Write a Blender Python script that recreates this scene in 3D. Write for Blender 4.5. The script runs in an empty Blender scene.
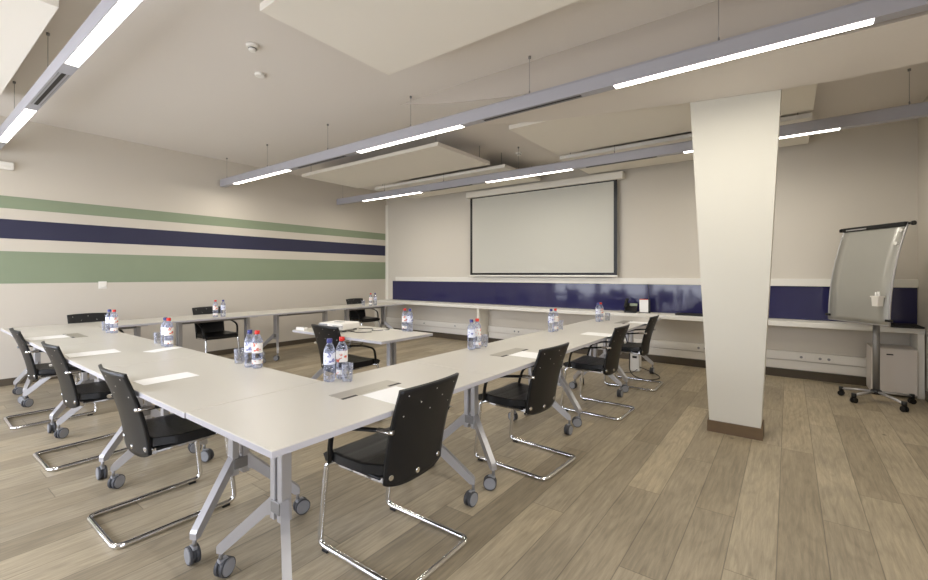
import bpy, bmesh, math, random
from mathutils import Vector, Matrix
random.seed(7)
COL = bpy.context.scene.collection
PI = math.pi

# ------------------------------------------------------------------ materials
def S(r, g, b):
    f = lambda c: ((c/255+0.055)/1.055)**2.4 if c/255 > 0.04045 else c/255/12.92
    return (f(r), f(g), f(b), 1)

def mat(name, col, rough=.5, metal=0, spec=.5, emit=None, es=0, coat=0, trans=0, ior=1.45, noise=None, bump=None, aniso=0):
    m = bpy.data.materials.new(name); m.use_nodes = True
    nt = m.node_tree; b = nt.nodes['Principled BSDF']
    b.inputs['Base Color'].default_value = col
    b.inputs['Roughness'].default_value = rough
    b.inputs['Metallic'].default_value = metal
    b.inputs['Specular IOR Level'].default_value = spec
    b.inputs['Coat Weight'].default_value = coat
    b.inputs['Transmission Weight'].default_value = trans
    b.inputs['IOR'].default_value = ior
    if emit:
        b.inputs['Emission Color'].default_value = emit
        b.inputs['Emission Strength'].default_value = es
    if noise or bump:
        tc = nt.nodes.new('ShaderNodeTexCoord')
    if noise:
        sc_, amt = noise
        n = nt.nodes.new('ShaderNodeTexNoise'); n.inputs['Scale'].default_value = sc_; n.inputs['Detail'].default_value = 5
        nt.links.new(tc.outputs['Object'], n.inputs['Vector'])
        mx = nt.nodes.new('ShaderNodeMix'); mx.data_type = 'RGBA'
        mx.inputs['A'].default_value = tuple(c*(1-amt) for c in col[:3])+(1,)
        mx.inputs['B'].default_value = tuple(min(1, c*(1+amt)) for c in col[:3])+(1,)
        nt.links.new(n.outputs['Fac'], mx.inputs['Factor'])
        nt.links.new(mx.outputs['Result'], b.inputs['Base Color'])
    if bump:
        sc_, st = bump
        n = nt.nodes.new('ShaderNodeTexNoise'); n.inputs['Scale'].default_value = sc_; n.inputs['Detail'].default_value = 4
        nt.links.new(tc.outputs['Object'], n.inputs['Vector'])
        bp = nt.nodes.new('ShaderNodeBump'); bp.inputs['Strength'].default_value = st; bp.inputs['Distance'].default_value = .01
        nt.links.new(n.outputs['Fac'], bp.inputs['Height']); nt.links.new(bp.outputs['Normal'], b.inputs['Normal'])
    return m

M = {}
M['wall'] = mat('wall_paint', S(211, 204, 192), .85, noise=(1.2, .02), bump=(180, .05))
M['wall_grey'] = mat('wall_paint_shade', S(200, 195, 186), .85, noise=(1.2, .02))
M['wall_left'] = mat('wall_paint_left', S(203, 195, 182), .85, noise=(1.2, .02), bump=(180, .05))
M['ceiling'] = mat('ceiling_paint', S(224, 217, 209), .9, noise=(.8, .02), bump=(90, .04))
M['beamside'] = mat('beam_side_shade', S(182, 172, 160), .9, noise=(.8, .02))  # ceiling tone darkened, puts the beam side's shade into its colour
M['panel'] = mat('acoustic_panel', S(232, 226, 215), .9, bump=(260, .08))
M['column'] = mat('column_paint', S(208, 204, 192), .75, noise=(2, .015))
M['green'] = mat('green_stripe', S(136, 147, 122), .75, noise=(3, .03))
M['navy'] = mat('navy_stripe', S(46, 46, 70), .65, noise=(3, .03))
M['glassnavy'] = mat('navy_glass', S(46, 45, 84), .07, spec=.55, coat=.15, noise=(1.5, .06))
M['white'] = mat('white_laminate', S(204, 199, 188), .32, noise=(6, .012))
M['edge'] = mat('white_edge', S(184, 181, 184), .45)
M['shelf'] = mat('shelf_white', S(232, 228, 218), .45)
M['alu'] = mat('satin_aluminium', S(178, 176, 176), .38, .55, noise=(8, .04))
M['alu_dark'] = mat('grey_metal', S(138, 136, 134), .42, .6)
M['housing'] = mat('lamp_housing', S(170, 168, 174), .5, .1)
M['chrome'] = mat('chrome', S(226, 226, 226), .07, 1)
M['black'] = mat('black_plastic', S(22, 22, 22), .42, bump=(400, .05))
M['backblack'] = mat('black_backrest', S(24, 24, 25), .38, spec=.4, noise=(30, .12))
M['leather'] = mat('black_leather', S(17, 17, 18), .33, spec=.5, bump=(220, .15))
M['wheel'] = mat('grey_wheel', S(138, 138, 140), .45, noise=(20, .05))
M['tyre'] = mat('dark_tyre', S(66, 66, 68), .6)
M['emit'] = mat('tube_diffuser', S(255, 255, 250), .5, emit=S(255, 250, 238), es=9)
M['base'] = mat('baseboard_brown', S(84, 74, 60), .5, noise=(12, .1))
M['colbase'] = mat('column_skirt', S(104, 85, 62), .5, noise=(12, .12))
M['screen'] = mat('screen_fabric', S(202, 200, 190), .8)
M['paper'] = mat('paper', S(250, 249, 246), .6, noise=(3, .01))
M['flap'] = mat('flap_metal', S(176, 170, 158), .35, .6, noise=(40, .04))
M['slot'] = mat('slot_dark', S(38, 34, 30), .6)
M['red'] = mat('cap_red', S(214, 46, 36), .35)
M['blue'] = mat('cap_blue', S(62, 66, 128), .35)
M['sock'] = mat('socket_white', S(238, 234, 226), .4)
M['fridge'] = mat('fridge_white', S(214, 206, 198), .35, noise=(2, .02))
M['board'] = mat('whiteboard_steel', S(168, 166, 158), .3, .25, noise=(2.2, .08))
M['lcd'] = mat('phone_screen', S(150, 160, 140), .25)
M['grey'] = mat('phone_key', S(150, 150, 150), .5)
M['frame'] = mat('window_frame', S(235, 235, 232), .4)
M['seam'] = mat('seam', S(20, 20, 40), .4)
M['orange'] = mat('orange_pen', S(210, 120, 60), .4)

def glassy(name, col, wat=.72):
    """clear plastic: mostly see-through with a glossy skin"""
    m = bpy.data.materials.new(name); m.use_nodes = True; nt = m.node_tree; nt.nodes.clear()
    out = nt.nodes.new('ShaderNodeOutputMaterial')
    tr = nt.nodes.new('ShaderNodeBsdfTransparent'); tr.inputs['Color'].default_value = col
    gl = nt.nodes.new('ShaderNodeBsdfPrincipled'); gl.inputs['Base Color'].default_value = S(196, 200, 216); gl.inputs['Roughness'].default_value = .08
    tc = nt.nodes.new('ShaderNodeTexCoord'); n = nt.nodes.new('ShaderNodeTexNoise'); n.inputs['Scale'].default_value = 55; n.inputs['Detail'].default_value = 1
    nt.links.new(tc.outputs['Object'], n.inputs['Vector'])
    fr = nt.nodes.new('ShaderNodeLayerWeight'); fr.inputs['Blend'].default_value = .35
    rp = nt.nodes.new('ShaderNodeMapRange'); rp.inputs['From Min'].default_value = .45; rp.inputs['From Max'].default_value = .62
    rp.inputs['To Min'].default_value = 0; rp.inputs['To Max'].default_value = .42
    nt.links.new(n.outputs['Fac'], rp.inputs['Value'])
    ad = nt.nodes.new('ShaderNodeMath'); ad.operation = 'ADD'; ad.use_clamp = True
    nt.links.new(rp.outputs['Result'], ad.inputs[0]); nt.links.new(fr.outputs['Facing'], ad.inputs[1])
    ml = nt.nodes.new('ShaderNodeMath'); ml.operation = 'MULTIPLY'; ml.inputs[1].default_value = wat
    nt.links.new(ad.outputs[0], ml.inputs[0])
    mx = nt.nodes.new('ShaderNodeMixShader')
    nt.links.new(ml.outputs[0], mx.inputs['Fac']); nt.links.new(tr.outputs[0], mx.inputs[1]); nt.links.new(gl.outputs[0], mx.inputs[2])
    nt.links.new(mx.outputs[0], out.inputs['Surface'])
    return m
M['pet'] = glassy('clear_bottle', (.90, .92, .97, 1))
M['tumbler'] = glassy('clear_tumbler', (.95, .95, .94, 1), .6)

def label_mat(name, white, red):
    """wrap-around label with a wavy red scrawl, procedural"""
    m = mat(name, white, .45); nt = m.node_tree; b = nt.nodes['Principled BSDF']
    tc = nt.nodes.new('ShaderNodeTexCoord'); n = nt.nodes.new('ShaderNodeTexNoise'); n.inputs['Scale'].default_value = 48; n.inputs['Detail'].default_value = 2
    nt.links.new(tc.outputs['Object'], n.inputs['Vector'])
    r = nt.nodes.new('ShaderNodeValToRGB'); r.color_ramp.elements[0].position = .57; r.color_ramp.elements[0].color = white
    r.color_ramp.elements[1].position = .62; r.color_ramp.elements[1].color = red
    nt.links.new(n.outputs['Fac'], r.inputs['Fac']); nt.links.new(r.outputs['Color'], b.inputs['Base Color'])
    return m
M['lab_red'] = label_mat('label_red', S(240, 236, 230), S(214, 96, 70))
M['lab_blue'] = label_mat('label_blue', S(226, 228, 240), S(120, 124, 176))

def pane_mat():
    m = bpy.data.materials.new('window_glass'); m.use_nodes = True; nt = m.node_tree; nt.nodes.clear()
    out = nt.nodes.new('ShaderNodeOutputMaterial'); tr = nt.nodes.new('ShaderNodeBsdfTransparent'); gl = nt.nodes.new('ShaderNodeBsdfGlossy'); gl.inputs['Roughness'].default_value = .02
    mx = nt.nodes.new('ShaderNodeMixShader'); mx.inputs['Fac'].default_value = .06
    nt.links.new(tr.outputs[0], mx.inputs[1]); nt.links.new(gl.outputs[0], mx.inputs[2]); nt.links.new(mx.outputs[0], out.inputs['Surface']); return m
M['pane'] = pane_mat()

# floor: planks with a tone attribute per plank
def floor_mat():
    m = bpy.data.materials.new('oak_floor'); m.use_nodes = True; nt = m.node_tree; b = nt.nodes['Principled BSDF']
    L = nt.links.new; N = nt.nodes.new
    at = N('ShaderNodeAttribute'); at.attribute_name = 'tone'
    geo = N('ShaderNodeNewGeometry')
    cb = N('ShaderNodeCombineXYZ'); ml = N('ShaderNodeMath'); ml.operation = 'MULTIPLY'; ml.inputs[1].default_value = 37
    L(at.outputs['Fac'], ml.inputs[0]); L(ml.outputs[0], cb.inputs['Z']); L(ml.outputs[0], cb.inputs['X'])
    va = N('ShaderNodeVectorMath'); va.operation = 'ADD'; L(geo.outputs['Position'], va.inputs[0]); L(cb.outputs[0], va.inputs[1])
    mp = N('ShaderNodeMapping'); mp.inputs['Scale'].default_value = (1, .07, 1); L(va.outputs[0], mp.inputs['Vector'])
    g = N('ShaderNodeTexNoise'); g.inputs['Scale'].default_value = 62; g.inputs['Detail'].default_value = 7; g.inputs['Roughness'].default_value = .7; g.inputs['Distortion'].default_value = .5
    L(mp.outputs[0], g.inputs['Vector'])
    # cathedral grain
    mp2 = N('ShaderNodeMapping'); mp2.inputs['Scale'].default_value = (1, .16, 1); L(va.outputs[0], mp2.inputs['Vector'])
    w = N('ShaderNodeTexNoise'); w.inputs['Scale'].default_value = 5.5; w.inputs['Detail'].default_value = 1.5; L(mp2.outputs[0], w.inputs['Vector'])
    ws = N('ShaderNodeMath'); ws.operation = 'MULTIPLY'; ws.inputs[1].default_value = 62; L(w.outputs['Fac'], ws.inputs[0])
    wn = N('ShaderNodeMath'); wn.operation = 'SINE'; L(ws.outputs[0], wn.inputs[0])
    r = N('ShaderNodeValToRGB'); cr = r.color_ramp
    cr.elements[0].position = 0; cr.elements[0].color = S(146, 133, 110)
    cr.elements[1].position = 1; cr.elements[1].color = S(176, 161, 134)
    e = cr.elements.new(.45); e.color = S(160, 147, 124); e = cr.elements.new(.8); e.color = S(168, 155, 131)
    L(at.outputs['Fac'], r.inputs['Fac'])
    gm = N('ShaderNodeMapRange'); gm.inputs['From Min'].default_value = .3; gm.inputs['From Max'].default_value = .7; gm.inputs['To Min'].default_value = .74; gm.inputs['To Max'].default_value = 1.22
    L(g.outputs['Fac'], gm.inputs['Value'])
    wm = N('ShaderNodeMapRange'); wm.inputs['From Min'].default_value = -1; wm.inputs['From Max'].default_value = -.2; wm.inputs['To Min'].default_value = .90; wm.inputs['To Max'].default_value = 1
    L(wn.outputs[0], wm.inputs['Value'])
    # patchy darkening
    pn = N('ShaderNodeTexNoise'); pn.inputs['Scale'].default_value = 1.7; pn.inputs['Detail'].default_value = 3; L(va.outputs[0], pn.inputs['Vector'])
    pm = N('ShaderNodeMapRange'); pm.inputs['From Min'].default_value = .35; pm.inputs['From Max'].default_value = .65; pm.inputs['To Min'].default_value = .88; pm.inputs['To Max'].default_value = 1.07
    L(pn.outputs['Fac'], pm.inputs['Value'])
    # knots
    mp3 = N('ShaderNodeMapping'); mp3.inputs['Scale'].default_value = (1.6, .9, 1); L(va.outputs[0], mp3.inputs['Vector'])
    vo = N('ShaderNodeTexVoronoi'); vo.inputs['Scale'].default_value = 2.3; L(mp3.outputs[0], vo.inputs['Vector'])
    km = N('ShaderNodeMapRange'); km.inputs['From Min'].default_value = .02; km.inputs['From Max'].default_value = .07; km.inputs['To Min'].default_value = .5; km.inputs['To Max'].default_value = 1
    L(vo.outputs['Distance'], km.inputs['Value'])
    # seams from plank uv (metres from the edges)
    uv = N('ShaderNodeUVMap'); uv.uv_map = 'plank'
    sx = N('ShaderNodeSeparateXYZ'); L(uv.outputs[0], sx.inputs[0])
    mn = N('ShaderNodeMath'); mn.operation = 'MINIMUM'
    a1 = N('ShaderNodeMath'); a1.operation = 'ABSOLUTE'; L(sx.outputs['X'], a1.inputs[0])
    L(a1.outputs[0], mn.inputs[0]); L(sx.outputs['Y'], mn.inputs[1])
    sm = N('ShaderNodeMapRange'); sm.inputs['From Min'].default_value = .0005; sm.inputs['From Max'].default_value = .0035; sm.inputs['To Min'].default_value = .5; sm.inputs['To Max'].default_value = 1
    L(mn.outputs[0], sm.inputs['Value'])
    prev = gm.outputs[0]
    for o in (wm, pm, km, sm):
        x = N('ShaderNodeMath'); x.operation = 'MULTIPLY'; L(prev, x.inputs[0]); L(o.outputs[0], x.inputs[1]); prev = x.outputs[0]
    vm = N('ShaderNodeVectorMath'); vm.operation = 'SCALE'; L(r.outputs['Color'], vm.inputs[0]); L(prev, vm.inputs['Scale'])
    L(vm.outputs[0], b.inputs['Base Color'])
    b.inputs['Roughness'].default_value = .42; b.inputs['Specular IOR Level'].default_value = .4
    bp = N('ShaderNodeBump'); bp.inputs['Strength'].default_value = .12; bp.inputs['Distance'].default_value = .004; L(prev, bp.inputs['Height']); L(bp.outputs[0], b.inputs['Normal'])
    return m
M['floor'] = floor_mat()

# ------------------------------------------------------------------ mesh builder
class MB:
    def __init__(s): s.bm = bmesh.new(); s.mi = 0; s.mats = []
    def m(s, key):
        if key not in s.mats: s.mats.append(key)
        s.mi = s.mats.index(key); return s
    def _set(s, fs, smooth=False):
        for f in fs: f.material_index = s.mi; f.smooth = smooth
    def box(s, x0, x1, y0, y1, z0, z1, bev=0, rot=None, seg=2):
        r = bmesh.ops.create_cube(s.bm, size=1); vs = r['verts']
        cx, cy, cz = (x0+x1)/2, (y0+y1)/2, (z0+z1)/2
        for v in vs: v.co = Vector((v.co.x*(x1-x0), v.co.y*(y1-y0), v.co.z*(z1-z0)))
        fs = list({f for v in vs for f in v.link_faces})
        s._set(fs)
        if bev:
            es = list({e for v in vs for e in v.link_edges})
            r2 = bmesh.ops.bevel(s.bm, geom=es, offset=bev, segments=seg, affect='EDGES', profile=.5)
            vs = list({v for f in r2['faces'] for v in f.verts} | {v for v in vs if v.is_valid})
            fs = list({f for v in vs for f in v.link_faces}); s._set(fs)
        if rot is not None: bmesh.ops.transform(s.bm, matrix=rot, verts=vs)
        for v in vs: v.co += Vector((cx, cy, cz))
        return s
    def cyl(s, p, q, r, r2=None, n=16, smooth=True):
        p = Vector(p); q = Vector(q); d = q-p
        R = d.to_track_quat('Z', 'Y').to_matrix().to_4x4()
        res = bmesh.ops.create_cone(s.bm, cap_ends=True, segments=n, radius1=r, radius2=r if r2 is None else r2, depth=d.length,
                                    matrix=Matrix.Translation((p+q)/2) @ R)
        fs = list({f for v in res['verts'] for f in v.link_faces})
        for f in fs: f.material_index = s.mi; f.smooth = smooth and len(f.verts) == 4
        return s
    def tube(s, pts, r, n=10, closed=False, flat=None):
        """sweep a circle (or ellipse: flat=(rw, rh) with rh along z) along points"""
        pts = [Vector(p) for p in pts]; N_ = len(pts); rings = []
        up = Vector((0, 0, 1)); prevx = None
        for i, p in enumerate(pts):
            a = pts[i-1] if (i > 0 or closed) else p; c = pts[(i+1) % N_] if (i < N_-1 or closed) else p
            t = (c-a).normalized()
            if prevx is None:
                x = t.cross(up)
                if x.length < .05: x = t.cross(Vector((0, 1, 0)))
                x.normalize()
            else:
                x = (prevx - t*prevx.dot(t)); x.normalize()
            prevx = x; y = x.cross(t).normalized()
            ra, rb = flat if flat else (r, r)
            rings.append([s.bm.verts.new(p + x*math.cos(2*PI*k/n)*ra + y*math.sin(2*PI*k/n)*rb) for k in range(n)])
        fs = []
        for i in range(N_ if closed else N_-1):
            A = rings[i]; B = rings[(i+1) % N_]
            for k in range(n): fs.append(s.bm.faces.new((A[k], A[(k+1) % n], B[(k+1) % n], B[k])))
        s._set(fs, True)
        if not closed:
            caps = [s.bm.faces.new(rings[0][::-1]), s.bm.faces.new(rings[-1])]; s._set(caps)
        return s
    def lathe(s, prof, c=(0, 0, 0), n=20, cap=True):
        rings = []
        for r, z in prof:
            rings.append([s.bm.verts.new((c[0]+r*math.cos(2*PI*k/n), c[1]+r*math.sin(2*PI*k/n), c[2]+z)) for k in range(n)])
        fs = []
        for A, B in zip(rings, rings[1:]):
            for k in range(n): fs.append(s.bm.faces.new((A[k], A[(k+1) % n], B[(k+1) % n], B[k])))
        s._set(fs, True)
        if cap:
            fs = [s.bm.faces.new(rings[0][::-1]), s.bm.faces.new(rings[-1])]; s._set(fs)
        return s
    def prism(s, poly, a, b, mp):
        """poly in 2-D, extruded from a to b; mp(u, v, w) -> 3-D"""
        A = [s.bm.verts.new(mp(u, v, a)) for u, v in poly]; B = [s.bm.verts.new(mp(u, v, b)) for u, v in poly]
        n = len(poly); fs = [s.bm.faces.new(A[::-1]), s.bm.faces.new(B)]
        for k in range(n): fs.append(s.bm.faces.new((A[k], A[(k+1) % n], B[(k+1) % n], B[k])))
        s._set(fs); return s
    def shell(s, fn, nu, nv, th):
        """thick curved sheet; fn(u, v) -> Vector, th offset along the sheet's normal"""
        P = [[Vector(fn(i/nu, j/nv)) for j in range(nv+1)] for i in range(nu+1)]
        def nrm(i, j):
            a = P[min(i+1, nu)][j]-P[max(i-1, 0)][j]; b = P[i][min(j+1, nv)]-P[i][max(j-1, 0)]
            return a.cross(b).normalized()
        F = [[s.bm.verts.new(P[i][j]+nrm(i, j)*th/2) for j in range(nv+1)] for i in range(nu+1)]
        B = [[s.bm.verts.new(P[i][j]-nrm(i, j)*th/2) for j in range(nv+1)] for i in range(nu+1)]
        fs = []; ed = []
        for i in range(nu):
            for j in range(nv):
                fs.append(s.bm.faces.new((F[i][j], F[i+1][j], F[i+1][j+1], F[i][j+1])))
                fs.append(s.bm.faces.new((B[i][j], B[i][j+1], B[i+1][j+1], B[i+1][j])))
        for i in range(nu):
            ed.append(s.bm.faces.new((F[i][0], B[i][0], B[i+1][0], F[i+1][0]))); ed.append(s.bm.faces.new((F[i][nv], F[i+1][nv], B[i+1][nv], B[i][nv])))
        for j in range(nv):
            ed.append(s.bm.faces.new((F[0][j], F[0][j+1], B[0][j+1], B[0][j]))); ed.append(s.bm.faces.new((F[nu][j], B[nu][j], B[nu][j+1], F[nu][j+1])))
        s._set(fs, True); s._set(ed); return s
    def build(s, name, parent=None, loc=(0, 0, 0), rot=(0, 0, 0)):
        bmesh.ops.recalc_face_normals(s.bm, faces=s.bm.faces[:])
        me = bpy.data.meshes.new(name); s.bm.to_mesh(me); s.bm.free()
        for k in s.mats: me.materials.append(M[k])
        o = bpy.data.objects.new(name, me); COL.objects.link(o); o.location = loc; o.rotation_euler = rot
        if parent: o.parent = parent
        return o

def tag(o, label=None, cat=None, group=None, kind=None):
    if label: o['label'] = label
    if cat: o['category'] = cat
    if group: o['group'] = group
    if kind: o['kind'] = kind
    return o
def thing(name, label, cat, loc=(0, 0, 0), rz=0, group=None):
    o = bpy.data.objects.new(name, None); COL.objects.link(o); o.location = loc; o.rotation_euler = (0, 0, rz); o.empty_display_size = .05
    return tag(o, label, cat, group)
def struct(name, mb): return tag(mb.build(name), kind='structure')
def dup(root, loc, rz, label, group=None):
    r = root.copy(); COL.objects.link(r); r.location = loc; r.rotation_euler = (0, 0, rz); r['label'] = label
    if group: r['group'] = group
    for ch in list(root.children):
        c = ch.copy(); COL.objects.link(c); c.parent = r
        for g in list(ch.children):
            d = g.copy(); COL.objects.link(d); d.parent = c
    return r
def fillet(pts, r, n=6):
    pts = [Vector(p) for p in pts]; out = [pts[0]]
    for i in range(1, len(pts)-1):
        a, b, c = pts[i-1], pts[i], pts[i+1]
        da = (a-b); dc = (c-b); rr = min(r, da.length*.49, dc.length*.49)
        p0 = b+da.normalized()*rr; p2 = b+dc.normalized()*rr
        for k in range(n+1):
            t = k/n; out.append(p0*(1-t)**2 + b*2*t*(1-t) + p2*t*t)
    out.append(pts[-1]); return out

# ------------------------------------------------------------------ room shell
XL, XR, YB, YF, CZ = -7.60, 1.19, 7.12, -1.55, 3.26
# floor as planks
fb = bmesh.new(); uvl = fb.loops.layers.uv.new('plank'); tone = fb.faces.layers.float.new('tone')
PW = .195; x = XL-.05; row = 0
while x < XR+.05:
    x1 = min(x+PW, XR+.05); y = YF-.05 - random.random()*1.8
    while y < YB+.05:
        ln = random.choice((1.9, 1.9, 2.1, 1.5, 1.1)); ya = max(y, YF-.05); yb = min(y+ln, YB+.05)
        if yb > ya+.01:
            xm = (x+x1)/2; ym = (ya+yb)/2; t = random.random()
            vs = [fb.verts.new(p) for p in ((x, ya, 0), (x1, ya, 0), (x1, yb, 0), (x, yb, 0))]
            # split in four triangles-like quads so the seam distance can be interpolated
            hw = (x1-x)/2; c0 = fb.verts.new((xm, ya+hw*.98, 0)); c1 = fb.verts.new((xm, yb-hw*.98, 0)) if yb-ya > 2*hw*1.05 else None
            if c1 is None:
                fb.verts.remove(c0); f = fb.faces.new(vs); f[tone] = t
                for l in f.loops: l[uvl].uv = (.1, .1)
            else:
                for vv in ((vs[0], vs[1], c0), (vs[1], vs[2], c1, c0), (vs[2], vs[3], c1), (vs[3], vs[0], c0, c1)):
                    f = fb.faces.new(vv); f[tone] = t
                    for l in f.loops:
                        d = hw if l.vert in (c0, c1) else 0
                        l[uvl].uv = (d, d)
        y += ln
    x = x1; row += 1
me = bpy.data.meshes.new('floor'); 
for f in fb.faces: f.normal_update()
fb.to_mesh(me); fb.free(); me.materials.append(M['floor'])
fo = bpy.data.objects.new('floor', me); COL.objects.link(fo); tag(fo, kind='structure')

struct('ceiling', MB().m('ceiling').box(XL-.15, XR+.15, YF-.15, YB+.15, CZ, CZ+.12))
# left wall with its painted bands
w = MB().m('wall_left').box(XL-.12, XL, YF-.15, YB+.12, 0, CZ)
struct('wall_left', w)
for nm, k, z0, z1 in (('trim_1', 'green', 2.150, 2.300), ('trim_2', 'navy', 1.783, 2.018), ('trim_3', 'green', 1.236, 1.630)):
    struct(nm, MB().m(k).box(XL, XL+.003, YF, YB-.03, z0, z1))
struct('wall_back', MB().m('wall').box(XL-.12, XR+.12, YB, YB+.12, 0, CZ))
WY0, WY1 = -1.25, .75      # added window opening, unseen beside the camera, to brighten the right side
struct('wall_right', MB().m('wall').box(XR, XR+.12, WY1, YB+.12, 0, CZ).box(XR, XR+.12, YF-.15, WY0, 0, CZ).box(XR, XR+.12, WY0, WY1, 0, .22).box(XR, XR+.12, WY0, WY1, 2.75, CZ))
r = tag(bpy.data.objects.new('window_4', None), kind='structure'); COL.objects.link(r)
f = MB().m('frame')
for a, b, c, d in ((WY0, WY1, .22, .27), (WY0, WY1, 2.70, 2.75), (WY0, WY0+.05, .27, 2.70), (WY1-.05, WY1, .27, 2.70), (-.28, -.22, .27, 2.70)): f.box(XR+.03, XR+.09, a, b, c, d)
f.build('window_frame', r)
MB().m('pane').box(XR+.055, XR+.062, WY0+.05, WY1-.05, .27, 2.70).build('window_pane', r)
struct('trim_4', MB().m('shelf').box(XL, XL+.07, YB-.022, YB, .76, 2.97))   # strip in the corner
# window wall behind the camera: real openings
wins = [(-7.4, -5.7), (-5.6, -3.9), (-3.8, -2.1)]; SI = .22
w = MB().m('wall'); w.box(XL, XR, YF-.15, YF, 0, SI); w.box(XL, XR, YF-.15, YF, 2.75, CZ)
xs = [XL]+[c for p in wins for c in p]+[XR]
for a, b in zip(xs[::2], xs[1::2]): w.box(a, b, YF-.15, YF, SI, 2.75)
struct('wall_front', w)
for i, (a, b) in enumerate(wins):
    r = tag(bpy.data.objects.new('window_%d' % (i+1), None), kind='structure'); COL.objects.link(r)
    f = MB().m('frame'); t = .05
    f.box(a, b, YF-.11, YF-.04, SI, SI+t); f.box(a, b, YF-.11, YF-.04, 2.75-t, 2.75); f.box(a, a+t, YF-.11, YF-.04, SI+t, 2.75-t)
    f.box(b-t, b, YF-.11, YF-.04, SI+t, 2.75-t); f.box((a+b)/2-.03, (a+b)/2+.03, YF-.11, YF-.04, SI+t, 2.75-t)
    f.build('window_frame', r)
    MB().m('pane').box(a+t, b-t, YF-.08, YF-.072, SI+t, 2.75-t).build('window_pane', r)

struct('baseboard_left', MB().m('base').box(XL, XL+.015, YF, YB-.02, 0, .085))
struct('baseboard_back', MB().m('base').box(XL+.02, XR, YB-.02, YB, 0, .105))
struct('baseboard_right', MB().m('base').box(XR-.015, XR, YF, 6.7, 0, .10))

# ceiling beam with a haunch that grows toward the column
BY0, BY1 = 3.49, 4.275
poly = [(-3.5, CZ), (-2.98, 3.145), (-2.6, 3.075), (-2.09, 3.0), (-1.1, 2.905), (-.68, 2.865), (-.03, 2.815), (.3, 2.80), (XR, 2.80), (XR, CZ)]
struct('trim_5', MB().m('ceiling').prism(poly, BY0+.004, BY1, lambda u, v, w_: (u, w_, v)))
struct('beam_shade_skin', MB().m('beamside').prism(poly, BY0, BY0+.004, lambda u, v, w_: (u, w_, v)))  # thin skin on the near face, shade painted into it
# tapering column
col = MB().m('column')
c0 = (-.545, -.185); c1 = (-.705, -.04); zt = 2.99; ya, yb = 4.28, 4.54
col.prism([(c0[0], 0), (c0[1], 0), (c1[1], zt), (c1[0], zt)], ya, yb, lambda u, v, w_: (u, w_, v))
struct('wall_column', col)
struct('baseboard_column', MB().m('colbase').box(c0[0]-.018, c0[1]+.018, ya-.016, yb+.016, 0, .095))

# ------------------------------------------------------------------ back wall fittings
# rail above the navy strip
tag(MB().m('shelf').box(XL+.35, XR, YB-.045, YB, 1.195, 1.29, .004).build('wall_rail'), 'long white horizontal rail above the navy glass strip', 'rail')
# navy glass strip: panels side by side
xs = [-7.37, -4.55, -1.735, XR-.005]
gl = ['long navy glass wall panel starting at the corner of the green striped wall', 'long navy glass wall panel beneath the projection screen, ending behind the desk phone',
      'long navy glass wall panel passing behind the column and the flipchart']
for i, (a, b) in enumerate(zip(xs, xs[1:])):
    tag(MB().m('glassnavy').box(a+(.003 if i == 2 else .0006), b-(.0006 if i == 0 else .003), YB-.016, YB-.002, .765, 1.194, .001, seg=1).build('glass_panel'), gl[i], 'wall panel', 'navy glass wall panels')
# shelf
sh = thing('wall_shelf', 'long white shelf along the back wall under the navy strip', 'shelf', (0, 0, 0))
MB().m('shelf').box(XL+.005, XR-.005, 6.75, YB-.016, .70, .762, .003).build('shelf_board', sh)
MB().m('shelf').box(-4.745, -4.70, 6.765, YB-.03, .0, .70, .002).build('support_panel', sh)
MB().m('shelf').box(1.12, 1.175, 6.72, YB-.03, .0, .70, .002).build('support_panel', sh)
MB().m('shelf').box(-7.6, -7.56, 6.765, YB-.03, .0, .70, .002).build('support_panel', sh)
# trunking
tr = []
for nm, a, b, lb in (('cable_trunking', -7.55, -4.75, 'white cable trunking under the shelf, left of its support panel'), ('cable_trunking', -4.69, 1.11, 'white cable trunking under the shelf, from support panel to fridge')):
    t = thing(nm, lb, 'trunking', ((a+b)/2, YB, 0)); L2 = (b-a)/2
    MB().m('sock').box(-L2, L2, -.055, -.001, .235, .345, .004).build('channel', t)
    MB().m('sock').box(-L2, L2, -.03, -.022, .115, .225, .003).build('lower_board', t)
    tr.append(t)
def sockets(x, n, lb):
    t = thing('power_socket', lb, 'socket', (x, YB-.055, .285))
    MB().m('sock').box(-.045*n, .045*n, -.006, 0, -.04, .04, .003).build('face_plate', t)
    for k in range(n):
        c = (k-(n-1)/2)*.085
        MB().m('grey').cyl((c, -.0065, 0), (c, -.004, 0), .016, n=14).build('outlet', t)
sockets(.36, 2, 'double power socket on the trunking right of the column')
sockets(.13, 1, 'single power socket on the trunking just beside the column')
sockets(-1.0, 2, 'double power socket on the trunking left of the column, behind the end chair')
sockets(-5.5, 1, 'single power socket on the trunking below the left end of the screen')
sockets(-6.35, 1, 'single power socket on the trunking nearest the corner')
sockets(-4.05, 2, 'double power socket on the trunking just right of the support panel')

# projection screen
ps = thing('projection_screen', 'white projection screen with black border, pulled down on the back wall', 'screen', (-3.62, YB-.1, 0))
MB().m('shelf').box(-1.53, 1.53, -.06, .07, 2.86, 2.975, .012).build('casing', ps)
MB().m('black').box(-1.46, 1.43, -.003, 0, 1.335, 2.87).build('border', ps)
MB().m('screen').box(-1.405, 1.375, -.006, -.0035, 1.375, 2.84).build('fabric', ps)
MB().m('shelf').box(-1.47, 1.44, -.012, .008, 1.305, 1.335, .004).build('bottom_bar', ps)
for s_ in (-1, 1): MB().m('shelf').box(s_*1.5-.03, s_*1.5+.03, .07, .099, 2.88, 2.96).build('bracket', ps)

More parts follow.
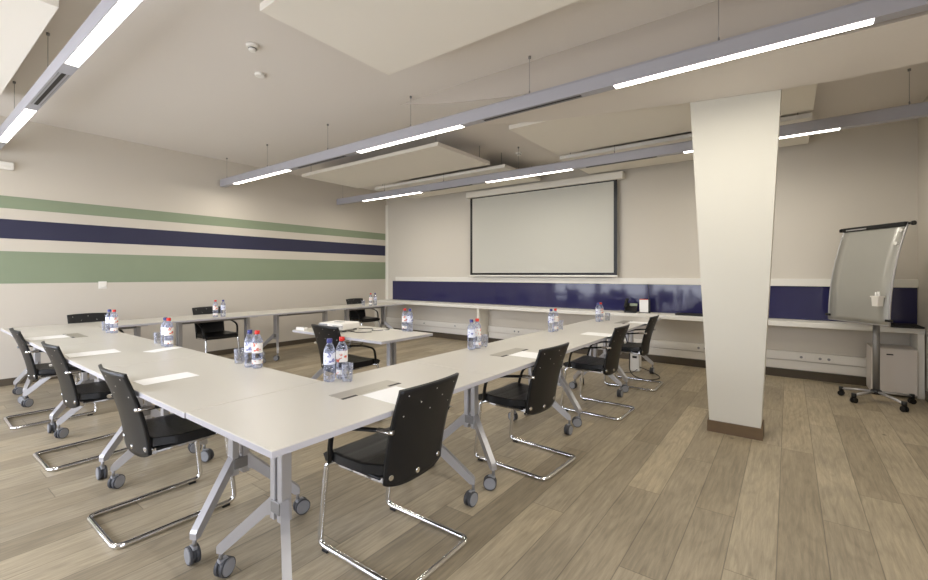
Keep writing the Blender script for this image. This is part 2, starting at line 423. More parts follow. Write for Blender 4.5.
# ------------------------------------------------------------------ ceiling fittings
def acoustic(x0, x1, y0, y1, z, lb, notch=None):
    t = thing('ceiling_panel', lb, 'ceiling panel', ((x0+x1)/2, (y0+y1)/2, z), group='acoustic ceiling panels')
    cx, cy = (x0+x1)/2, (y0+y1)/2
    b = MB().m('panel')
    if notch: 
        nx, ny = notch; pl = [(x0-cx, y0-cy), (nx-cx, y0-cy), (nx-cx, ny-cy), (x1-cx, ny-cy), (x1-cx, y1-cy), (x0-cx, y1-cy)]
        b.prism(pl, 0, .05, lambda u, v, w_: (u, v, w_))
    else: b.box(x0-cx, x1-cx, y0-cy, y1-cy, 0, .05, .004)
    b.build('panel', t)
    for sx in (-1, 1):
        for sy in (-1, 1):
            hx, hy = sx*((x1-x0)/2-.12), sy*((y1-y0)/2-.1)
            if notch and sy < 0: hy = ny-cy+.12
            MB().m('alu_dark').cyl((hx, hy, .05), (hx, hy, CZ-z), .004, n=6).build('hanger', t)
acoustic(-6.55, -3.56, 4.22, 5.42, 2.98, 'off-white acoustic ceiling panel between the two long lamps, over the far tables')
acoustic(-6.45, -3.50, 5.74, 6.94, 2.995, 'off-white acoustic ceiling panel right in front of the screen casing')
acoustic(-2.56, .20, 4.285, 5.60, 3.0, 'off-white acoustic ceiling panel cut by the beam, behind the column head')
acoustic(-2.64, .20, 5.84, 7.0, 3.0, 'off-white acoustic ceiling panel against the back wall, behind the column head')
acoustic(-2.66, .25, 1.42, 2.52, 3.0, 'off-white acoustic ceiling panel above the right row, nearer than the long lamp')
acoustic(-6.6, -3.62, -.53, .66, 3.0, 'off-white acoustic ceiling panel in the top left corner of the photo')

def lamp(y, lb, segs, slots):
    x0, x1 = -7.55, XR-.02
    z0 = 2.80; t = thing('linear_lamp', lb, 'lamp', ((x0+x1)/2, y, z0), group='suspended linear lamps')
    cx = (x0+x1)/2
    W_ = .042
    # housing: body with rounded shoulders, extruded along x
    pl = [(-W_, 0), (W_, 0), (W_, .10), (W_-.008, .12), (-W_+.008, .12), (-W_, .10)]
    MB().m('housing').prism(pl, x0-cx, x1-cx, lambda u, v, w_: (w_, u, v)).build('housing', t)
    for a, b in segs:
        MB().m('emit').box(a-cx, b-cx, -W_+.008, W_-.006, -.002, .001).build('diffuser', t)
    for a, b in slots:
        s_ = MB().m('slot').box(a-cx, b-cx, -.012, .012, -.003, .001)
        s_.m('alu_dark').box(a-cx, b-cx, -.030, -.025, -.003, .001).box(a-cx, b-cx, .025, .030, -.003, .001)
        s_.build('track_slot', t)
    for hx in [-7.4, -6.15, -4.7, -3.25, -1.82, -.38, .9]:
        h = MB().m('alu_dark').cyl((hx-cx, 0, .12), (hx-cx, 0, CZ-z0), .002, n=6).cyl((hx-cx, 0, .12), (hx-cx, 0, .155), .006, n=8).cyl((hx-cx, 0, CZ-z0-.02), (hx-cx, 0, CZ-z0), .012, n=10)
        h.build('suspension_wire', t)
SEG = [(-7.12, -5.58), (-4.10, -2.56), (-1.08, .39)]
GAP = [(-5.35, -4.35), (-2.3, -1.35)]
lamp(3.40, 'long suspended grey linear lamp running from left wall across to the column head', SEG, GAP)
lamp(5.72, 'long suspended grey linear lamp running in front of the projection screen', [(-6.75, -5.22), (-3.82, -2.4), (-1.0, .41)], [(-5.0, -4.1), (-2.2, -1.3)])
lamp(.79, 'suspended grey linear lamp in the top left corner, nearest the camera', [(-6.9, -5.36), (-3.98, -2.48), (-1.0, .5)], [(-5.15, -4.2)])

def detector(x, y, lb, r=.05, dome=True):
    t = thing('smoke_detector' if dome else 'ceiling_disc', lb, 'detector', (x, y, CZ))
    MB().m('sock').lathe([(r*.9, -.025), (r, -.018), (r, 0)], n=20).build('base', t)
    if dome: MB().m('sock').lathe([(r*.45, -.055), (r*.62, -.045), (r*.62, -.025)], n=16).m('slot').lathe([(r*.5, -.038), (r*.64, -.036), (r*.64, -.03)], n=16).build('sensor_head', t)
detector(-3.58, 1.85, 'round white smoke detector on the ceiling near the first panel')
detector(-4.04, 2.16, 'small flat white disc on the ceiling below the smoke detector', .045, False)
detector(-3.39, 5.98, 'white smoke detector on the ceiling between the acoustic panels')

# left wall: switch and motion sensor
t = thing('wall_switch', 'small white switch plate on the left wall under the green stripe', 'switch', (XL, 1.83, 1.2))
MB().m('sock').box(0, .01, -.045, .045, -.05, .05, .003).build('plate', t); MB().m('shelf').box(.01, .015, -.03, .03, -.035, .035, .002).build('rocker', t)
t = thing('motion_sensor', 'white box sensor high on the left wall at the photo edge', 'sensor', (XL, .86, 2.66))
MB().m('sock').box(0, .06, -.11, .11, -.045, .045, .012).build('housing', t); MB().m('shelf').box(.06, .066, -.08, .08, -.03, .0, .002).build('lens', t)

# ------------------------------------------------------------------ tables
def make_table(lb, grp):
    t = thing('folding_table', lb, 'table', (0, 0, 0), group=grp)
    top = MB().m('white').box(-.698, .698, -.348, .348, .7255, .75, .002, seg=1)
    top.m('edge').box(-.6985, .6985, -.3485, .3485, .7245, .7465)
    top.build('tabletop', t)
    MB().m('alu_dark').box(-.47, .47, -.03, .03, .665, .7235, .003).build('crossbar', t)
    for sx in (-1, 1):
        leg = MB().m('alu'); X0 = sx*.462; dirx = sx*.128
        leg.box(X0-.035, X0+.035, -.26, .26, .705, .7235, .002)
        leg.m('alu_dark').box(X0-.028, X0+.028, -.035, .035, .33, .385, .004)
        leg.m('alu')
        for sy in (-1, 1):
            # boomerang plate: upright then splayed foot
            leg.box(X0-.024, X0+.024, sy*.028-.017, sy*.028+.017, .36, .708, .004)
            L_ = math.hypot(dirx, .265-.028); ux, uy = dirx/L_, sy*(.265-.028)/L_; nx, ny = -uy, ux
            pl = [(-.02, .40), (.020, .395), (L_+.002, .163), (L_+.010, .150), (L_+.010, .122), (L_-.018, .122), (.04, .310), (-.02, .325)]
            leg.prism(pl, -.017, .017, lambda u, v, w_: (X0+ux*u+nx*w_, sy*.028+uy*u+ny*w_, v))
            leg.prism([(-.024, -.024), (.024, -.024), (.024, .024), (-.024, .024)], .30, .37, lambda u, v, w_: (X0+u, sy*.028+v*.7, w_))
        lo = leg.build('leg', t)
        for sy in (-1, 1):
            c = MB(); ex, ey = X0+dirx, sy*.265
            a = sx*.5 + (.9 if sy > 0 else 2.6)   # swivel
            dx, dy = math.cos(a), math.sin(a); ax, ay = -dy, dx
            cx, cy, cz = ex+dx*.022, ey+dy*.022, .042
            c.m('alu_dark')  .cyl((ex, ey, .08), (ex, ey, .13), .009, n=10)
            c.m('tyre')
            for s_ in (-1, 1):
                c.m('tyre').cyl((cx+ax*s_*.006, cy+ay*s_*.006, cz), (cx+ax*s_*.022, cy+ay*s_*.022, cz), .0415, n=24)
                c.m('wheel').cyl((cx+ax*s_*.022, cy+ay*s_*.022, cz), (cx+ax*s_*.0255, cy+ay*s_*.0255, cz), .037, .034, n=24)
            c.m('tyre').cyl((cx+ax*.007, cy+ay*.007, cz+.005), (cx-ax*.007, cy-ay*.007, cz+.005), .036, n=18)
            c.m('wheel').box(min(cx, ex)-.01, max(cx, ex)+.01, min(cy, ey)-.01, max(cy, ey)+.01, .07, .088, .004)
            c.build('caster', lo)
    return t
T0 = make_table('white folding table at the near corner, nearest the camera, start of the right row', 'tables of the right row')
T0.location = (-1.75, 1.49, 0); T0.rotation_euler = (0, 0, PI/2)
G = 'tables of the right row'
dup(T0, (-1.75, 2.89, 0), PI/2, 'white folding table second from the camera in the right row', G)
dup(T0, (-1.75, 4.29, 0), PI/2, 'white folding table third from the camera in the right row', G)
dup(T0, (-1.75, 5.69, 0), PI/2, 'white folding table at the end of the right row, meeting the wall shelf', G)
G = 'tables of the left row'
dup(T0, (-2.80, 1.135, 0), 0, 'white folding table beside the near corner, first of the left row', G)
dup(T0, (-4.20, 1.135, 0), 0, 'white folding table in the middle of the left row', G)
dup(T0, (-5.60, 1.135, 0), 0, 'white folding table of the left row farthest from the near corner', G)
G = 'tables along the striped wall'
dup(T0, (-6.65, 1.49, 0), PI/2, 'white folding table in the far left corner by the striped wall', G)
dup(T0, (-6.65, 2.89, 0), PI/2, 'white folding table second along the striped wall, water bottles on it', G)
dup(T0, (-6.65, 4.29, 0), PI/2, 'white folding table third along the striped wall', G)
dup(T0, (-6.65, 5.69, 0), PI/2, 'white folding table at the wall shelf end of the striped wall row', G)
dup(T0, (-3.60, 3.01, 0), 0, 'white folding table alone in the middle of the room, carrying the projector', 'projector table')

# ------------------------------------------------------------------ chairs
def make_chair(lb, grp):
    """local: +y faces the table; floor frame centred on the origin"""
    t = thing('cantilever_chair', lb, 'chair', (0, 0, 0), group=grp)
    hw = .23; r = .014
    pts = [(-.195, -.14, .405), (-.205, .22, .405), (-hw, .285, .405), (-hw, .285, .0135+.0), (-hw, -.285, .0135), (hw, -.285, .0135), (hw, .285, .0135), (hw, .285, .405), (.205, .22, .405), (.195, -.14, .405)]
    pts = [(-.175, -.10, .425), (-.180, .20, .425), (-.222, .245, .425), (-.23, .29, .018), (-hw, -.285, .0145), (hw, -.285, .0145), (.23, .29, .018), (.222, .245, .425), (.180, .20, .425), (.175, -.10, .425)]
    MB().m('chrome').tube(fillet(pts, .045, 7), r, n=12).build('cantilever_frame', t)
    for s_ in (-1, 1): MB().m('black').box(s_*hw-.016, s_*hw+.016, .215, .255, 0, .012, .002).build('floor_glide', t)
    # seat: thin pan + cushion
    MB().m('black').box(-.2, .2, -.10, .2, .422, .436, .004).m('chrome').box(-.182, .182, -.105, -.09, .398, .43, .003).box(-.188, .188, .12, .14, .404, .424, .003).build('seat_pan', t)
    def seatf(u, v):
        xx = (u-.5)*2; yy = v
        y_ = -.112+.392*v
        wd = .222-.012*abs(2*v-1)**3 - .022*max(0, 1-v/.25)
        z_ = .462 - .03*max(0, (v-.82)/.18)**2 + .006*xx*xx - .008*math.sin(PI*v)
        for c in (1/3, 2/3): z_ -= .004*math.exp(-((v-c)/.018)**2)
        return (xx*wd, y_, z_)
    MB().m('leather').shell(seatf, 16, 26, .04).build('seat', t)
    # backrest: curved shell
    def backf(u, v):
        xx = (u-.5)*2
        wd = .200+.010*v
        z0 = .378+.030*abs(xx)**3.5; z1 = .850+.006*(1-xx*xx)
        z_ = z0+(z1-z0)*v
        h = (z_-.375)/.46
        y_ = -.142+.014*math.sin(PI*min(1, h))-.122*h**1.15 + .032*xx*xx*(.6+.4*h)
        return (xx*wd, y_, z_)
    d = MB().m('backblack').shell(backf, 18, 22, .012).m('sock')
    # pale discs stand for light showing through small perforations, both faces
    for u, v in ((.12, .93), (.52, .93), (.32, .83), (.68, .83), (.88, .93), (.12, .72), (.5, .73), (.88, .72)):
        p = Vector(backf(u, v)); q = Vector(backf(u, v+.02)); e = Vector(backf(u+.02, v)); n_ = (e-p).cross(q-p).normalized()
        d.cyl(p-n_*.0066, p+n_*.0066, .0032, n=8)
    d.build('backrest', t)
    for u, v in ((.09, .09), (.5, .075), (.91, .09)):
        p = Vector(backf(u, v)); q = Vector(backf(u, v+.02)); e = Vector(backf(u+.02, v)); n_ = (e-p).cross(q-p).normalized()
        MB().m('chrome').cyl(p+n_*.009, p-n_*.009, .0125, n=14).build('screw', t)
    for s_ in (-1, 1):
        pb = Vector(backf(.5+s_*.49, .60))
        arm = [(pb.x+s_*.012, pb.y-.005, .662), (pb.x+s_*.020, pb.y+.05, .662), (s_*.246, .06, .640), (s_*.246, .175, .597), (s_*.238, .200, .52), (s_*.226, .215, .435)]
        a = MB().m('black').tube(fillet(arm, .05, 5), .01, n=10, flat=(.015, .009)).build('armrest', t)
        MB().m('chrome').tube([(pb.x+s_*.006, pb.y-.020, .662), (pb.x+s_*.013, pb.y-.006, .662), (pb.x+s_*.021, pb.y+.06, .661)], .01, n=10, flat=(.016, .0105)).build('clamp', a)
    # side bars under the seat linking backrest
    for s_ in (-1, 1): MB().m('chrome').box(s_*.190-.004, s_*.190+.004, -.12, .19, .408, .436, .003).build('side_bracket', t)
    return t
def place(i, x, y, rz, lb, grp):
    global C0
    if i == 0:
        C0 = make_chair(lb, grp); C0.location = (x, y, 0); C0.rotation_euler = (0, 0, rz)
    else: dup(C0, (x, y, 0), rz, lb, grp)
R_ = math.radians
GR, GL, GF = 'chairs along the right row', 'chairs along the left row', 'chairs along the striped wall'
place(0, -1.575, 1.535, R_(90+1), 'black cantilever chair nearest the camera on the right row', GR)
place(1, -1.54, 2.82, R_(90-3), 'black cantilever chair second from the camera along the right row', GR)
place(2, -1.52, 4.28, R_(90-1), 'black cantilever chair third from the camera along the right row', GR)
place(3, -1.52, 5.52, R_(90+1), 'black cantilever chair last in the right row, close to the wall shelf', GR)
place(4, -2.86, .965, R_(0), 'black cantilever chair at the left row, closest to the near table corner', GL)
place(5, -4.26, .965, R_(1), 'black cantilever chair in the middle of the three at the left row', GL)
place(6, -5.60, .965, R_(-1), 'black cantilever chair at the left row cut by the photo edge', GL)
place(7, -6.83, 1.57, R_(-90), 'black cantilever chair by the striped wall in the far left corner', GF)
place(8, -6.83, 2.96, R_(-90), 'black cantilever chair by the striped wall behind the two small far bottles', GF)
place(9, -6.83, 5.75, R_(-90), 'black cantilever chair by the striped wall nearest the back wall', GF)
place(10, -3.61, 2.81, R_(0), 'black cantilever chair pushed under the projector table', 'chair at the projector table')

# ------------------------------------------------------------------ cable flaps and papers
def flap(x, y, rz, lb):
    t = thing('cable_flap', lb, 'cable flap', (x, y, .7502), rz, 'cable flaps in the tabletops')
    MB().m('flap').box(-.195, .195, -.055, .04, 0, .0022, .001, seg=1).build('lid', t)
    b = MB().m('slot').box(-.195, -.105, .0405, .06, 0, .0012).box(.105, .195, .0405, .06, 0, .0012)
    b.m('flap').box(-.105, .105, .0405, .06, 0, .0015)
    b.build('slot', t)
# slot side faces the sitter: +y local
flap(-1.765, 1.515, -PI/2, 'grey metal cable flap in the tabletop nearest the camera, right row')
flap(-1.72, 2.89, -PI/2, 'grey metal cable flap in the second table of the right row')
flap(-1.66, 5.56, -PI/2, 'grey metal cable flap in the last table of the right row')
flap(-5.60, 1.14, PI, 'grey metal cable flap in the far table of the left row')
def paper(x, y, rz, lb, w_=.21, l_=.297):
    b = MB().m('paper').box(-w_/2, w_/2, -l_/2, l_/2, 0, .0012)
    o = b.build('paper_sheet', None, (x, y, .7504), (0, 0, rz)); tag(o, lb, 'paper', 'sheets of paper on the tables')
paper(-2.87, .985, R_(2), 'white sheet of paper before the chair closest to the near corner, left row', .16, .28)
paper(-4.235, .965, R_(-3), 'white sheet of paper before the middle chair of the left row')
paper(-5.62, .955, R_(2), 'white sheet of paper before the farthest left row chair', .26)
paper(-3.99, 1.345, R_(20), 'small white sheet below the bottle with red cap in mid left row', .12, .24)
paper(-1.545, 1.53, R_(90-2), 'white sheet of paper before the nearest chair, beside the cable flap', .22, .28)
paper(-1.555, 2.885, R_(90), 'white sheet of paper before the second chair, over the second flap')
paper(-1.52, 4.28, R_(90), 'white sheet of paper before the third chair of the right row')
paper(-1.50, 5.62, R_(90), 'white sheet of paper before the last chair of the right row', .18)

# ------------------------------------------------------------------ bottles and glasses
def bottle_mesh(cap):
    lb = 'lab_red' if cap == 'red' else 'lab_blue'
    H = .235; r = .032
    body = MB().m('pet').lathe([(r*.8, 0), (r, .008), (r, .05), (r*.94, .056), (r, .062), (r, .08), (r*.94, .086), (r, .092), (r, .165), (r*.93, .18), (r*.62, .203), (r*.42, .212), (r*.42, .222)], n=20)
    lab = MB().m(lb).lathe([(r*1.015, .098), (r*1.015, .162)], n=20, cap=False)
    c = MB().m(cap).lathe([(.0145, .216), (.0155, .218), (.0155, .236), (.014, .239)], n=16)
    extra = None
    return body, lab, c
protos = {}
def bottle(cap, x, y, lb, grp, z=.75):
    if cap not in protos:
        t = thing('water_bottle', lb, 'bottle', (x, y, z), group=grp)
        b, l, c = bottle_mesh(cap); b.build('bottle_body', t); l.build('bottle_label', t); c.build('cap', t)
        if cap == 'red':
            MB().m('lab_red').lathe([(.0324, .028), (.0324, .055)], n=20, cap=False).build('band', t)
        protos[cap] = t
    else: dup(protos[cap], (x, y, z), random.random()*3, lb, grp)
gproto = None
def tumbler(x, y, lb, z=.75):
    global gproto
    if gproto is None:
        gproto = tag(MB().m('tumbler').lathe([(.026, .0), (.028, .004), (.033, .098), (.0315, .098), (.0265, .010), (.0, .010)], n=20, cap=False).build('water_glass', None, (x, y, z)), lb, 'glass', 'drinking glasses')
    else:
        o = gproto.copy(); COL.objects.link(o); o.location = (x, y, z); o['label'] = lb
def pair(b, r, g, where, wg=None):
    GB = 'mineral water bottles on the tables'
    if b: bottle('blue', *b, 'water bottle with blue cap '+where, GB)
    if r: bottle('red', *r, 'water bottle with red cap '+where, GB)
    if g: tumbler(*g, 'empty drinking glass '+where)
pair((-2.80, 1.43), (-2.735, 1.445), (-2.97, 1.445), 'on the left row table beside the near corner')
pair((-2.065, 1.505), (-2.065, 1.59), (-1.985, 1.565), 'near the inner table corner, in front of the middle chair')
pair((-2.03, 2.82), (-2.03, 2.90), (-2.03, 3.0), 'on the second table of the right row')
pair((-1.98, 4.17), (-1.97, 4.25), (-1.99, 4.42), 'on the third table of the right row')
pair((-1.93, 5.42), (-1.92, 5.49), (-1.88, 5.63), 'on the last right row table by the shelf')
pair((-4.17, 1.42), (-4.10, 1.42), (-4.36, 1.43), 'in the middle of the left row')
pair((-5.58, 1.40), (-5.505, 1.42), (-5.83, 1.43), 'at the far end of the left row')
pair((-6.40, 2.89), (-6.43, 2.80), None, 'on the striped wall row before the middle far chair')
pair((-6.37, 5.68), (-6.38, 5.58), (-6.5, 5.5), 'on the striped wall row by the back corner')
pair((-3.185, 3.32), (-3.25, 3.31), None, 'on the projector table')

# ------------------------------------------------------------------ projector
pj = thing('projector', 'white projector on the middle table with cables behind it', 'projector', (-3.86, 2.94, .75), R_(12))
MB().m('sock').box(-.165, .165, -.14, .14, .018, .088, .016, seg=3).build('body', pj)
MB().m('black').box(-.15, -.12, -.1, -.07, 0, .02).box(.12, .15, -.1, -.07, 0, .02).box(-.15, -.12, .07, .1, 0, .02).box(.12, .15, .07, .1, 0, .02).build('foot', pj)
MB().m('alu_dark').cyl((.09, .136, .054), (.09, .15, .054), .028, n=20).m('black').cyl((.09, .15, .054), (.09, .153, .054), .022, n=20).build('lens', pj)
MB().m('grey').box(-.16, -.04, -.1405, -.139, .04, .08).m('slot').box(.03, .16, -.1405, -.139, .045, .05).box(.03, .16, -.1405, -.139, .06, .065).build('vent', pj)
MB().m('grey').box(-.05, .05, -.03, .03, .088, .091, .001).build('control_panel', pj)
def cord(pts, r, lb, key='black', name='power_cord'):
    o = MB().m(key).tube(fillet(pts, .12, 6), r, n=6).build(name); bpy.context.view_layer.update()
    o.parent = lb; o.matrix_parent_inverse = lb.matrix_world.inverted(); return o
cord([(-3.76, 3.12, .757), (-3.62, 3.22, .757), (-3.5, 3.05, .757), (-3.42, 3.26, .757), (-3.52, 3.33, .757)], .004, pj)
cord([(-3.70, 2.93, .757), (-3.5, 2.90, .757), (-3.44, 3.02, .757)], .004, pj)
cord([(-3.74, 3.0, .757), (-3.56, 3.08, .757), (-3.5, 3.2, .757), (-3.36, 3.17, .757)], .003, pj, 'sock')
# power strip on projector table, left end
o = thing('power_strip', 'small white socket strip at the left end of the projector table', 'power strip', (-4.2, 2.71, .75), R_(2))
MB().m('sock').box(-.07, .07, -.025, .025, 0, .03, .004).build('body', o)
for k in (-1, 0, 1): MB().m('slot').cyl((k*.04, 0, .03), (k*.04, 0, .0305), .012, n=12).build('outlet', o)

# ------------------------------------------------------------------ on the shelf: phone, card, tray
ph = thing('desk_phone', 'black desk phone with grey screen on the wall shelf', 'phone', (-1.93, 6.90, .762), R_(8))
ph_b = MB().m('black'); ph_b.prism([(-.09, 0), (.09, 0), (.09, .13), (.06, .14), (-.09, .03)], -.10, .07, lambda u, v, w_: (w_, u, v)); ph_b.build('body', ph)
sl = math.atan2(.11, .15)
MB().m('lcd').box(-.035, .075, -.03, .03, -.002, .003, rot=None).build('screen', ph, (0.0, .03, .118), (sl, 0, 0))
k = MB().m('grey')
for i in range(4):
    for j in range(3): k.box(-.005+j*.028, .015+j*.028, -.06+i*.02, -.046+i*.02, 0, .004)
k.build('keypad', ph, (0, -.015, .072), (sl, 0, 0))
MB().m('black').tube([(-.08, -.1, .08), (-.08, -.09, .105), (-.08, -.03, .14), (-.08, .04, .19), (-.08, .09, .2), (-.08, .1, .18)], .02, n=10, flat=(.024, .014)).build('handset', ph)
cd = thing('card_holder', 'white card with red top edge in a black stand beside the phone', 'card holder', (-1.765, 6.92, .762), R_(6))
MB().m('black').box(-.060, .095, .008, .02, 0, .215, .002).box(-.060, .095, -.03, .05, 0, .008).build('stand', cd)
MB().m('paper').box(-.058, .066, .002, .0075, .010, .20).m('red').box(-.058, .066, .001, .0075, .20, .21).build('card', cd)
MB_ = MB().m('black').box(-.19, .19, -.08, .08, 0, .028, .008, seg=3).m('slot').box(-.14, .14, -.05, .04, .028, .032, .002)
tag(MB_.build('black_tray', None, (-1.12, 6.90, .762), (0, 0, R_(2))), 'flat black tray on the wall shelf between phone and column', 'tray')
tag(MB().m('black').box(-.13, .13, -.2, .2, 0, .02, .004).m('slot').box(-.11, .11, -.18, .18, .02, .023).build('black_slab', None, (1.04, 6.88, .762)), 'thin black piece at the right end of the shelf by the wall', 'slab')  # thin black slab for the dark strip at the shelf end

# ------------------------------------------------------------------ fridge
fr = thing('mini_fridge', 'small white fridge under the shelf behind the flipchart', 'fridge', (.93, 6.86, 0))
MB().m('fridge').box(-.185, .185, -.15, .19, .02, .53, .006).build('cabinet', fr)
d = MB().m('fridge').box(-.185, .185, -.19, -.154, .03, .525, .008).build('door', fr)
MB().m('black').box(-.06, -.005, -.194, -.189, .455, .468, .001).build('door_badge', d)
f = MB().m('black')
for sx in (-.15, .15):
    for sy in (-.12, .15): f.cyl((sx, sy, 0), (sx, sy, .022), .015, n=10)
f.build('foot', fr)

# ------------------------------------------------------------------ flipchart
fc = thing('flipchart_stand', 'curved grey mobile flipchart board on a wheeled steel stand', 'flipchart', (.745, 6.31, 0), math.radians(-53.3))
def boardf(u, v):
    xx = -.42+.715*u
    return (xx, -.13-.02+.19*v**2.0, .835+.03*u*0+1.03*v)
MB().m('board').shell(boardf, 6, 18, .012).build('board', fc)
e = MB().m('alu')
for u in (0, 1): e.tube([Vector(boardf(u, k/18)) for k in range(19)], .009, n=8)
e.tube([Vector(boardf(k/6, 0)) for k in range(7)], .008, n=8)
e.build('board_edge', fc)
tp = Vector(boardf(0, 1)); tq = Vector(boardf(1, 1))
cl = MB().m('black').box(tp.x-.0, tq.x+.0, tp.y-.035, tp.y+.012, tp.z-.035, tp.z+.01, .008).cyl((tp.x-.045, tp.y, tp.z-.01), (tq.x+.045, tp.y, tp.z-.01), .012, n=12)
cl.cyl((tp.x-.06, tp.y, tp.z-.01), (tp.x-.04, tp.y, tp.z-.01), .022, n=14).cyl((tq.x+.04, tp.y, tp.z-.01), (tq.x+.06, tp.y, tp.z-.01), .022, n=14)
cl.m('alu').box(tp.x+.05, tp.x+.3, tp.y-.038, tp.y-.034, tp.z-.025, tp.z-.012)
cl.build('clamp_bar', fc)
for u in (.0, 1):
    p = Vector(boardf(u, .05)); MB().m('black').box(p.x-.03, p.x+.03, p.y-.02, p.y+.01, p.z-.012, p.z+.012, .004).build('corner_clip', fc)
MB().m('alu_dark').cyl((0, 0, .11), (0, 0, 1.25), .024, n=18).cyl((0, 0, .11), (0, 0, .95), .029, n=18).build('pole', fc)
MB().m('alu_dark').box(-.25, .12, -.028, -.005, 1.1, 1.14, .004).box(-.02, .02, -.085, -.02, 1.0, 1.03).build('board_bracket', fc)
MB().m('black').cyl((0, 0, .085), (0, 0, .125), .06, .04, n=18).build('hub', fc)
inv = Matrix.Rotation(math.radians(53.3), 3, 'Z')
for wx, wy in ((.47, 6.40), (.55, 6.11), (.91, 6.0), (1.03, 6.42)):
    v = inv @ Vector((wx-.745, wy-6.31, 0))
    lg = MB().m('alu').tube([(v.x*.1, v.y*.1, .105), (v.x*.6, v.y*.6, .095), (v.x, v.y, .08)], .015, n=8, flat=(.019, .013)).build('foot_bar', fc)
    c = MB().m('black').cyl((v.x, v.y, .055), (v.x, v.y, .1), .022, n=12)
    n_ = Vector((-v.y, v.x, 0)).normalized()
    for s_ in (-1, 1): c.cyl((v.x+n_.x*s_*.006, v.y+n_.y*s_*.006, .028), (v.x+n_.x*s_*.022, v.y+n_.y*s_*.022, .028), .028, n=18)
    c.build('caster', lg)
# pen cup and magnets stuck on the board
def on_board(u, v, off=.0): 
    p = Vector(boardf(u, v)); p.y -= .008+off
    return Matrix.Translation((.745, 6.31, 0)) @ Matrix.Rotation(math.radians(-53.3), 4, 'Z') @ p
p = on_board(.885, .185, .038)
pc = thing('pen_cup', 'white tapered pen cup stuck on the lower right of the flipchart', 'pen cup', p, math.radians(-53.3))
MB().m('sock').prism([(-.03, 0), (.03, 0), (.038, .09), (-.038, .09)], -.028, .028, lambda u, v, w_: (u, w_, v)).prism([(-.046, .09), (.046, .09), (.046, .104), (-.046, .104)], -.034, .034, lambda u, v, w_: (u, w_, v)).build('cup', pc)
MB().m('paper').cyl((-.02, 0, .1), (-.028, .01, .14), .008, n=8).cyl((.015, 0, .1), (.012, 0, .15), .010, n=8).build('marker', pc)
for u, v, l in ((.95, .93, 'upper white round magnet near the top right of the flipchart'), (.94, .80, 'lower white round magnet on the right of the flipchart')):
    p = on_board(u, v); q = on_board(u, v, .012)
    tag(MB().m('sock').cyl(Vector((0, 0, 0)), q-p, .018, n=14).build('magnet', None, p), l, 'magnet')

# ------------------------------------------------------------------ floor box and cords under the last right table
bxo = tag(MB().m('sock').box(-.06, .06, -.06, .06, 0, .26, .006).m('slot').box(-.03, .03, -.0605, -.0595, .18, .21).build('cable_box', None, (-1.72, 6.34, 0)), 'upright white cable box on the floor at the end of the right row', 'cable box')
cord([(-1.70, 5.62, .70), (-1.62, 5.70, .4), (-1.60, 5.6, .10), (-1.45, 5.75, .012), (-1.30, 5.98, .012), (-1.42, 6.2, .02), (-1.66, 6.3, .06)], .006, bxo)
cord([(-1.78, 5.62, .70), (-1.85, 5.8, .3), (-1.9, 5.95, .012), (-1.7, 6.1, .012), (-1.68, 6.26, .03)], .005, bxo)

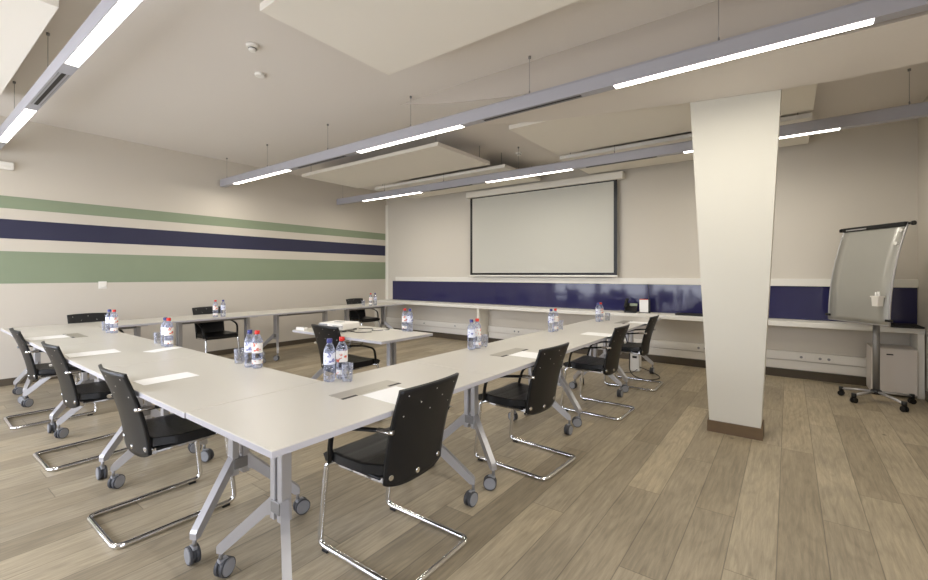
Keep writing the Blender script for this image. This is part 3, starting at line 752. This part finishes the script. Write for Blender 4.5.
# ------------------------------------------------------------------ world, sun and lamps
wd = bpy.data.worlds.new('world'); bpy.context.scene.world = wd; wd.use_nodes = True
nt = wd.node_tree; bg = nt.nodes['Background']
tc = nt.nodes.new('ShaderNodeTexCoord'); sp = nt.nodes.new('ShaderNodeSeparateXYZ'); nt.links.new(tc.outputs['Generated'], sp.inputs[0])
nn = nt.nodes.new('ShaderNodeTexNoise'); nn.inputs['Scale'].default_value = 14; nn.inputs['Detail'].default_value = 6; nt.links.new(tc.outputs['Generated'], nn.inputs['Vector'])
ad = nt.nodes.new('ShaderNodeMath'); ad.operation = 'MULTIPLY_ADD'; ad.inputs[1].default_value = .22; nt.links.new(nn.outputs['Fac'], ad.inputs[0]); nt.links.new(sp.outputs['Z'], ad.inputs[2])
rp = nt.nodes.new('ShaderNodeValToRGB'); rp.color_ramp.elements[0].position = .13; rp.color_ramp.elements[0].color = S(70, 78, 84); rp.color_ramp.elements[1].position = .18; rp.color_ramp.elements[1].color = S(214, 226, 255)
nt.links.new(ad.outputs[0], rp.inputs['Fac']); nt.links.new(rp.outputs['Color'], bg.inputs['Color']); bg.inputs['Strength'].default_value = 3.2
def area(name, loc, rot, sx, sy, e, c):
    l = bpy.data.lights.new(name, 'AREA'); l.shape = 'RECTANGLE'; l.size = sx; l.size_y = sy; l.energy = e; l.color = c
    o = bpy.data.objects.new(name, l); COL.objects.link(o); o.location = loc; o.rotation_euler = rot; return o
# soft light through each window behind the camera
for i, (a, b) in enumerate(wins):
    area('daylight_fill', ((a+b)/2, YF-.3, 1.5), (R_(96), 0, 0), b-a, 2.2, 90*(b-a)/2, (.90, .93, 1.0))
area('daylight_fill', (XR+.35, (WY0+WY1)/2, 1.5), (R_(92), 0, R_(42)), 1.9, 2.2, 62, (.93, .95, 1.0))  # added fill through the made-up side window, lifts the dim right side
# lamp light downwards from each diffuser
for y, segs in ((3.4, SEG), (5.72, [(-6.75, -5.22), (-3.82, -2.4), (-1.0, .41)]), (.79, [(-6.9, -5.36), (-3.98, -2.48), (-1.0, .5)])):
    for a, b in segs:
        area('lamp_light', ((a+b)/2, y, 2.785), (0, 0, 0), b-a, .06, 6 if y < 1 else (19 if a > -1.5 else 15), (1, .955, .87))

# ------------------------------------------------------------------ camera
cam = bpy.data.cameras.new('camera'); co = bpy.data.objects.new('camera', cam); COL.objects.link(co)
co.location = (0, 0, 1.35); co.rotation_euler = (R_(90), 0, R_(36.73))
cam.sensor_width = 36; cam.lens = 435.0/928*36; cam.shift_y = -15.8/928; cam.clip_start = .05
sc = bpy.context.scene; sc.camera = co
sc.view_settings.view_transform = 'Standard'
sc.view_settings.look = 'None'
sc.view_settings.exposure = .06
